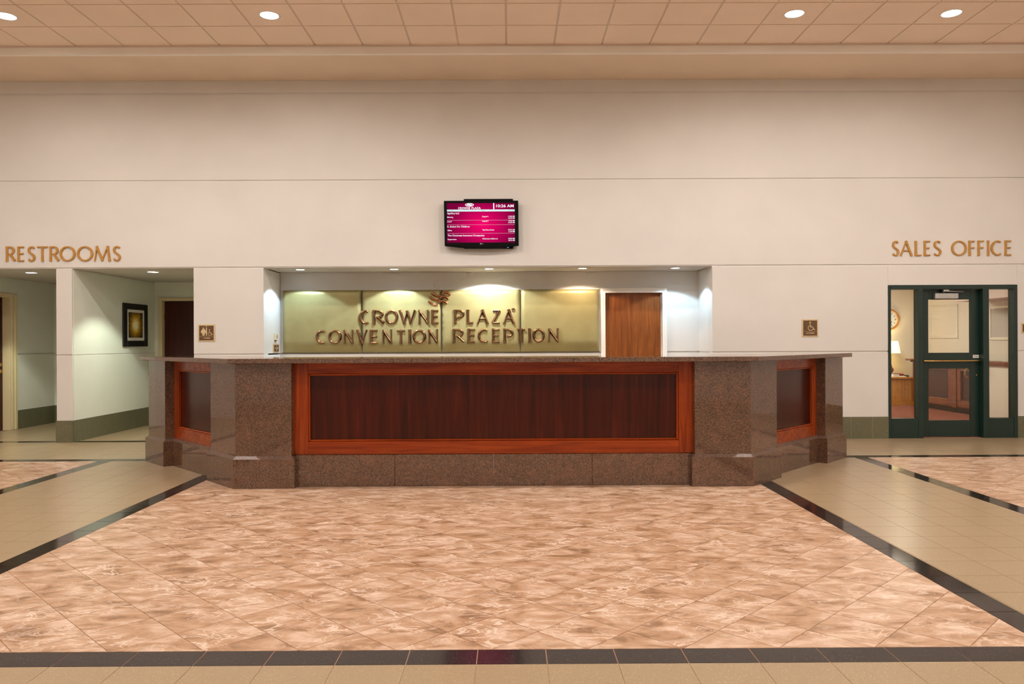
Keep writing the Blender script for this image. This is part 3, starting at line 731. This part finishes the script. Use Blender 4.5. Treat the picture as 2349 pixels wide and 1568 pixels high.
SX = lambda px: -.857+(px-395)/1355*.941
ys = TY-.0045
box('header_bar', SX(395), SX(1750), ys, ys+.001, SZ(568), SZ(530), 'screen_bar', scr)
box('header_line', SX(1322), SX(1342), ys, ys+.001, SZ(525), SZ(402), 'screen_text', scr)
for a in (742, 830, 1002): box('divider_line', SX(400), SX(1750), ys, ys+.001, SZ(a+4), SZ(a-2), 'screen_line', scr)
yt = ys-.0008
def st(b, px, py, h, wd, al='L', mat='screen_text', bold=.009):
    text('screen_writing', b, SX(px), SZ(py), yt, h/783*.548, mat, scr, al, wd/1355*.941, bold)
st('10:26 AM', 1555, 487, 58, 350, 'C'); st('CROWNE', 620, 520, 40, 240, bold=.015); st('PLAZA', 888, 520, 40, 182, bold=.015)
st('AgriDry LLC', 398, 620, 34, 245); st('Meeting', 400, 692, 26, 116); st('Capital V', 1098, 682, 26, 128); st('11:00 AM', 1750, 678, 24, 130, 'R'); st('02:00 PM', 1750, 714, 24, 130, 'R')
st('Lunch', 400, 780, 26, 88); st('Capital V', 1098, 772, 26, 128); st('12:00 PM', 1750, 766, 24, 122, 'R'); st('01:00 PM', 1750, 802, 24, 130, 'R')
st('IL Action For Children', 402, 884, 34, 443); st('Office', 404, 956, 26, 88); st('Opal Boardroom', 1104, 946, 26, 235); st('07:00 AM', 1750, 944, 24, 130, 'R'); st('11:45 PM', 1750, 980, 24, 124, 'R')
st('The Cincinnati Insurance Companies', 406, 1060, 34, 735); st('Registration', 408, 1132, 26, 175); st('Prefunction Ballroom', 1106, 1122, 26, 302); st('02:00 PM', 1750, 1118, 24, 128, 'R'); st('03:30 PM', 1750, 1154, 24, 128, 'R')
st('Group / Event', 400, 561, 16, 120, 'L', 'screen_bar_text', .01); st('Room', 1098, 556, 16, 54, 'L', 'screen_bar_text', .01); st('Start / End', 1728, 552, 16, 95, 'R', 'screen_bar_text', .01)
bm = bmesh.new(); P = ell(0, 0, .056, .019, 0, 360, 40)[:-1]; ribbon(bm, P, [.0085]*40, .001, False, True)
for k in (-1, 0, 1):
    ribbon(bm, [(-.034+i*.0068, k*.0085+.0035*math.sin(i*.63)) for i in range(11)], [.005]*11, .001, False)
link('screen_emblem', tomesh(bm, 'screen_emblem'), 'screen_text', (SX(845), ys, SZ(437)), scr)
bz = tv
lathe('maker_badge', [(0, 0), (.011, 0), (.011, .003), (0, .003)], (SX(1066), TY-.003, SZ(1210)), 'silver_metal', tv, 20, 'y')
text('maker_name', 'LG', SX(1084), SZ(1220), TY-.004, .014, 'silver_metal', tv, 'L', None, .02)
bm = bmesh.new(); ribbon(bm, ell(0, .022, .026, .024, 240, 300, 12), [.003]*13, .004, False)
link('power_light', tomesh(bm, 'power_light'), 'power_led', (SX(1612), TY-.001, SZ(1283)), tv)

# ------------------------------------------------------------------ plaques
def plaque(label, x0, x1, z0, z1, y=10.999):
    t = thing('wall_plaque', label, 'plaque', ((x0+x1)/2, y, z0))
    box('plaque_border', x0, x1, y-.008, y, z0, z1, 'plaque_cream', t, .002)
    b = .017
    box('plaque_face', x0+b, x1-b, y-.011, y-.004, z0+b, z1-b, 'plaque_brown', t, .001)
    return t
def shape(name, strokes, x, z, y, sc, parent, mat='pictogram', polys=(), discs=()):
    bm = bmesh.new()
    for P, wd in strokes: ribbon(bm, [(a*sc, b*sc) for a, b in P], [wd*sc]*len(P), .002, False)
    for P in polys:
        A = [bm.verts.new((a*sc, -.002, b*sc)) for a, b in P]; bm.faces.new(A)
        B = [bm.verts.new((a*sc, 0, b*sc)) for a, b in P]
        for i in range(len(A)): bm.faces.new((A[i-1], A[i], B[i], B[i-1]))
    for (cx, cz, r) in discs:
        A = [bm.verts.new(((cx+r*math.cos(k*math.pi/8))*sc, -.002, (cz+r*math.sin(k*math.pi/8))*sc)) for k in range(16)]; bm.faces.new(A)
    return link(name, tomesh(bm, name), mat, (x, y, z), parent)
CHAIR = [(ell(.50, .36, .34, .34, 150, -35+360, 1) and ell(.50, .36, .34, .34, 130, 340, 24), .065), ([(.42, .92), (.44, .46), (.78, .44), (.96, .10), (1.08, .15)], .085), ([(.44, .60), (.68, .60)], .065)]
t = plaque('brown accessible-entrance plaque with a wheelchair symbol, left of the green door', 4.131, 4.360, 1.437, 1.684)
shape('wheelchair_symbol', CHAIR, 4.198, 1.525, 10.9885, .108, t, discs=[(.42, 1.06, .095)])
box('plaque_line', 4.150, 4.341, 10.9868, 10.9885, 1.513, 1.515, 'plaque_cream', t)
text('plaque_writing', 'ACCESSIBLE', 4.2455, 1.481, 10.9868, .018, 'pictogram', t, 'C', .122, .02)
t = plaque('brown restroom plaque with woman and wheelchair symbols, beside the dark left door', -4.375, -4.139, 1.408, 1.649)
shape('wheelchair_symbol', CHAIR, -4.246, 1.494, 10.9885, .075, t, discs=[(.42, 1.06, .095)])
shape('woman_symbol', [([(.30, 0), (.30, .34)], .13), ([(.46, 0), (.46, .34)], .13)], -4.338, 1.492, 10.9885, .105, t,
      polys=[[(.26, .88), (.50, .88), (.64, .72), (.76, .48), (.66, .44), (.70, .30), (.06, .30), (.10, .44), (.0, .48), (.12, .72)]], discs=[(.38, 1.0, .10)])
box('symbol_divider', -4.262, -4.249, 10.9865, 10.9885, 1.492, 1.605, 'pictogram', t)
box('plaque_line', -4.356, -4.158, 10.9868, 10.9885, 1.477, 1.479, 'plaque_cream', t)
text('plaque_writing', 'WOMEN', -4.252, 1.448, 10.9868, .018, 'pictogram', t, 'C', .088, .02)
text('plaque_writing', 'R7', -4.256, 1.612, 10.9868, .016, 'pictogram', t, 'C', None, .02)
t = plaque('brown plaque cut off by the right edge of the picture', 7.232, 7.42, 1.478, 1.617)
# small plaque and device on the alcove's left side wall (faces +X)
XA = -3.4555
t = thing('side_plaque', 'small brown plaque low on the alcove side wall', 'plaque', (XA, 11.55, 1.245))
box('plaque_border', XA, XA+.008, 11.42, 11.69, 1.245, 1.372, 'plaque_cream', t, .002)
box('plaque_face', XA+.004, XA+.011, 11.452, 11.68, 1.258, 1.356, 'plaque_brown', t, .001)
for a, b, c, d in ((11.55, 11.59, 1.332, 1.348), (11.50, 11.65, 1.300, 1.316), (11.55, 11.60, 1.274, 1.290)): box('plaque_mark', XA+.010, XA+.012, a, b, c, d, 'pictogram', t)
t = thing('wall_device', 'slim cream wall device with dark foot, above the small side plaque', 'wall device', (XA, 11.53, 1.405))
box('device_body', XA, XA+.022, 11.485, 11.575, 1.425, 1.527, 'cream_plastic', t, .004)
box('device_slot', XA+.021, XA+.024, 11.545, 11.565, 1.455, 1.50, 'plaque_brown', t)
box('device_foot', XA, XA+.016, 11.505, 11.56, 1.408, 1.427, 'lamp_bronze', t, .002)

# ------------------------------------------------------------------ picture on the divider (faces +X)
XP = -6.145
t = thing('framed_picture', 'black framed golden starburst print on the passage wall', 'picture', (XP, 12.83, 1.333))
y0, y1, z0, z1 = 12.415, 13.245, 1.335, 2.035; fr = .125; fz = .098
for a, b, c, d in ((y0, y0+fr, z0, z1), (y1-fr, y1, z0, z1), (y0+fr, y1-fr, z0, z0+fz), (y0+fr, y1-fr, z1-fz, z1)): box('frame_side', XP, XP+.026, a, b, c, d, 'black_frame', t, .006)
box('mat_board', XP+.004, XP+.020, y0+fr, y1-fr, z0+fz, z1-fz, 'mat_white', t)
box('art_print', XP+.012, XP+.0215, 12.58, 13.06, 1.482, 1.892, 'starburst_print', t)

# ------------------------------------------------------------------ sales office storefront
gm = 'green_metal'
so = thing('storefront_entrance', 'dark green storefront entrance frame with glass sidelights', 'storefront', (6.26, 11.05, 0))
YO0, YO1 = 10.985, 11.115
for a, b in ((5.352, 5.388), (5.772, 5.841), (6.689, 6.773), (7.122, 7.176)): box('frame_post', a, b, YO0, YO1, 0, 2.158, gm, so, .003)
for a, b in ((5.388, 5.772), (6.773, 7.122)):
    box('frame_head', a, b, YO0, YO1, 2.101, 2.158, gm, so, .003); box('sill_panel', a, b, YO0+.008, YO1, 0, .277, gm, so, .003)
    box('glass_pane', a, b, 11.085, 11.093, .277, 2.101, 'clear_glass', so)
box('frame_head', 5.841, 6.689, YO0, YO1, 2.101, 2.158, gm, so, .003)
dr = thing('office_door', 'dark green glass door with brass push bar and PUSH sticker', 'door', (6.265, 11.1, 0))
YD0, YD1 = 11.085, 11.13
box('door_stile', 5.843, 5.967, YD0, YD1, .01, 2.099, gm, dr, .003); box('door_stile', 6.570, 6.687, YD0, YD1, .01, 2.099, gm, dr, .003)
box('door_rail', 5.967, 6.570, YD0, YD1, .01, .240, gm, dr, .003); box('door_rail', 5.967, 6.570, YD0, YD1, .978, 1.202, gm, dr, .003); box('door_rail', 5.967, 6.570, YD0, YD1, 1.960, 2.099, gm, dr, .003)
box('glass_pane', 5.967, 6.570, 11.104, 11.110, 1.202, 1.960, 'clear_glass', dr); box('glass_pane', 5.967, 6.570, 11.104, 11.110, .240, .978, 'clear_glass', dr)
pb = tube('push_bar', [(5.87, 11.084, 1.088), (5.875, 11.045, 1.088), (5.90, 11.035, 1.088), (6.66, 11.035, 1.088), (6.682, 11.045, 1.088), (6.686, 11.084, 1.088)], .012, 'brass', dr); lab(pb, 'brass push bar')
sk = box('push_sticker', 6.600, 6.683, 11.082, 11.085, 1.127, 1.170, 'paper', dr); text('sticker_writing', 'PUSH', 6.6415, 1.140, 11.0815, .018, 'book_dark', sk, 'C', .058, .02)
lathe('lock_cylinder', [(.013, 0), (.013, -.006), (0, -.008)], (6.655, 11.085, .883), 'brass', dr, 16, 'y')
cl = box('door_closer', 6.035, 6.365, 11.02, 11.084, 1.966, 2.048, 'silver_metal', dr, .006); lab(cl, 'silver door closer')
tube('closer_arm', [(6.17, 11.05, 2.05), (6.17, 11.05, 2.078), (6.44, 11.03, 2.066)], .010, 'silver_metal', cl); box('closer_shoe', 6.14, 6.22, 11.0, 11.06, 2.066, 2.098, 'silver_metal', cl, .004)
hd = tube('pull_handle', [(6.60, 11.131, .98), (6.585, 11.18, .97), (6.555, 11.19, .95), (6.545, 11.19, .90), (6.555, 11.19, .86), (6.585, 11.18, .84), (6.60, 11.131, .83)], .010, 'brass', dr); lab(hd, 'brass pull handle behind the glass')

# ------------------------------------------------------------------ the office beyond
box('floor_office', 5.0, 10.2, 11.12, 17.3, -.1, 0.0, 'carpet', kind='structure')
box('wall_office_back', 4.9, 10.2, 17.2, 17.3, 0, 2.75, 'office_wall', kind='structure')
box('wall_office_left', 4.9, 5.0, 11.2, 17.2, 0, 2.75, 'office_wall', kind='structure')
box('wall_office_right', 9.2, 9.3, 11.2, 17.2, 0, 2.75, 'office_wall', kind='structure')
box('ceiling_office', 4.9, 9.3, 11.2, 17.3, 2.75, 2.85, 'office_wall', kind='structure')
box('wall_office_header', 8.5, 9.2, 11.2, 14.9, 2.11, 2.75, 'office_pink', kind='structure')
for k, (a, b, c, d) in enumerate(((15.95, 17.0, 1.42, 2.12), (13.6, 14.9, 1.38, 2.02))):
    t = thing('wall_board', ('pale framed board on the office wall seen through the door', 'pale framed board on the office wall seen through the right sidelight')[k], 'board', (9.2, (a+b)/2, c))
    for e, f_, g_, h_ in ((a, a+.05, c, d), (b-.05, b, c, d), (a+.05, b-.05, c, c+.05), (a+.05, b-.05, d-.05, d)): box('board_frame', 9.18, 9.2, e, f_, g_, h_, 'white_trim', t, .003)
    box('board_face', 9.19, 9.2, a+.05, b-.05, c+.05, d-.05, 'soffit_grey' if k else 'office_wall', t)
ct = thing('office_counter', 'wood panelled office counter seen through the lower door glass', 'counter', (8.8, 14.9, 0))
ow = 'office_wood'
box('counter_body', 8.50, 8.75, 13.95, 16.3, .10, .955, ow, ct); box('counter_kick', 8.54, 8.74, 13.95, 16.28, 0, .10, 'book_dark', ct)
box('counter_cap', 8.32, 8.80, 13.9, 16.36, .965, 1.0, ow, ct, .006); box('cap_moulding', 8.40, 8.78, 13.92, 16.33, .93, .965, ow, ct, .01)
for a, b in ((16.2, 16.3), (14.72, 14.89), (13.95, 14.02)): box('counter_post', 8.44, 8.50, a, b, .10, .93, ow, ct, .004)
for a, b in ((14.89, 16.2), (14.02, 14.72)):
    pnl = box('counter_panel', 8.485, 8.50, a, b, .12, .93, 'mahogany_panel', ct)
    for c, d in ((a, a+.12), (b-.12, b)): box('panel_stile', 8.455, 8.50, c, d, .12, .93, ow, pnl, .004)
    for c, d in ((.12, .25), (.80, .93)): box('panel_rail', 8.455, 8.50, a+.12, b-.12, c, d, ow, pnl, .004)
t = thing('half_wall', 'white office half wall with brown cap seen through the right sidelight', 'half wall', (8.6, 12.6, 0))
box('wall_body', 8.5, 8.62, 11.25, 13.88, 0, .93, 'office_wall', t); box('wall_cap', 8.46, 8.68, 11.25, 13.88, .93, 1.0, ow, t, .006)
# credenza with bowed front
cr = thing('credenza', 'golden bow fronted wooden cabinet in the office', 'cabinet', (8.38, 16.85, 0))
def bow(x0, x1, y0, y1, sag, n=14): return [(x0+(x1-x0)*i/n, y0-sag*math.sin(math.pi*i/n)) for i in range(n+1)]+[(x1, y1), (x0, y1)]
prism('cabinet_plinth', bow(8.02, 8.73, 16.67, 17.12, .05), 0, .075, 'credenza_wood', cr)
prism('cabinet_body', bow(8.03, 8.72, 16.70, 17.12, .05), .075, .56, 'credenza_wood', cr)
prism('cabinet_top', bow(8.0, 8.75, 16.66, 17.14, .055), .56, .595, 'credenza_wood', cr, .006)
for a, b, kx in ((8.06, 8.372, 8.285), (8.378, 8.69, 8.465)):
    n_ = 8; f_ = lambda x: 16.70-.05*math.sin(math.pi*(x-8.03)/.69)
    P = [(a+(b-a)*i/n_, f_(a+(b-a)*i/n_)-.008) for i in range(n_+1)]; P += [(x, y+.012) for x, y in P[::-1]]
    d_ = prism('cabinet_door', P, .09, .52, 'credenza_wood', cr)
    lathe('knob', [(.008, 0), (.008, -.015), (.018, -.025), (.014, -.036), (0, -.038)], (kx, f_(kx)-.007, .365), 'brass', d_, 16, 'y')
# table lamp
lp = thing('table_lamp', 'lit table lamp with a cream shade on the office cabinet', 'lamp', (8.285, 16.92, .595))
lathe('lamp_base', [(0, 0), (.075, 0), (.075, .015), (.03, .03), (.02, .07), (.05, .11), (.062, .15), (.045, .19), (.018, .22), (.03, .24), (.014, .26), (.010, .50), (0, .5)], (8.285, 16.92, .595), 'lamp_bronze', lp)
lathe('lamp_shade', [(.195, 1.105), (.145, 1.365), (.141, 1.365), (.191, 1.105)], (8.285, 16.92, 0), 'lamp_shade_cloth', lp, 40)
L = bpy.data.lights.new('lamp_bulb', 'POINT'); L.energy = 10; L.color = (1, .78, .45); L.shadow_soft_size = .04
o = bpy.data.objects.new('lamp_bulb', L); COL.objects.link(o); o.parent = lp; o.location = (0, 0, .64)
b = bpy.data.lights.new('office_fill_light', 'AREA'); b.shape = 'RECTANGLE'; b.size = .55; b.size_y = 1.15; b.energy = 42; b.color = (1, .9, .76)  # added fill lamp to brighten the office; its ceiling panels are out of view
for k, (lx, ly) in enumerate(((6.6, 13.4), (7.0, 15.9))):
    t = thing('office_fill_panel', ('unseen fill light panel added on the office ceiling near the door', 'unseen fill light panel added on the office ceiling near the back wall')[k], 'ceiling light', (lx, ly, 2.75))
    box('fill_panel_frame', lx-.3, lx+.3, ly-.6, ly+.6, 2.735, 2.75, 'door_frame_white', t, .002)
    o = bpy.data.objects.new('office_fill_light', b); COL.objects.link(o); o.parent = t; o.location = (0, 0, -.02)
# clock
ck = thing('wall_clock', 'round wooden wall clock with a white face on the office wall', 'clock', (8.37, 17.2, 1.84))
lathe('clock_rim', [(.238, 0), (.238, -.03), (.225, -.045), (.20, -.03), (.197, -.012)], (8.37, 17.199, 1.84), 'credenza_wood', ck, 48, 'y')
lathe('clock_dial', [(0, -.014), (.2, -.014), (.2, 0), (0, 0)], (8.37, 17.199, 1.84), 'clock_face', ck, 48, 'y', smooth=False)
for k in range(12):
    a = math.pi*k/6; bm = bmesh.new(); ribbon(bm, [(.135*math.sin(a), .135*math.cos(a)), (.17*math.sin(a), .17*math.cos(a))], [.010]*2, .002, False)
    link('hour_mark', tomesh(bm, 'hour_mark'), 'book_dark', (8.37, 17.184, 1.84), ck)
for nm, a, ln_, wd in (('hour_hand', 2.25, .10, .012), ('minute_hand', 2.6, .15, .008)):
    bm = bmesh.new(); ribbon(bm, [(0, 0), (ln_*math.sin(a), ln_*math.cos(a))], [wd]*2, .002, False)
    link(nm, tomesh(bm, nm), 'book_dark', (8.37, 17.180, 1.84), ck)
# papers and books on the cabinet
o = box('loose_papers', 8.20, 8.50, 16.68, 16.82, .5955, .612, 'paper', None, .002); tag(o, 'loose white papers on the front of the office cabinet', 'papers')
o = box('red_book', 8.37, 8.53, 16.84, 17.04, .5955, .66, 'book_red', None, .004); tag(o, 'red bound book lying on the office cabinet', 'book')
box('book_pages', 8.375, 8.534, 16.845, 17.035, .603, .652, 'paper', o)
o = box('white_booklet', 8.24, 8.36, 16.70, 16.80, .6125, .66, 'paper', None, .003); tag(o, 'thick white booklet on top of the loose papers', 'booklet')
box('booklet_cover', 8.238, 8.362, 16.698, 16.80, .66, .664, 'book_red', o)
o = box('dark_folder', 8.54, 8.62, 16.80, 17.02, .5955, .63, 'book_dark', None, .003); tag(o, 'dark folder beside the red book on the office cabinet', 'folder')
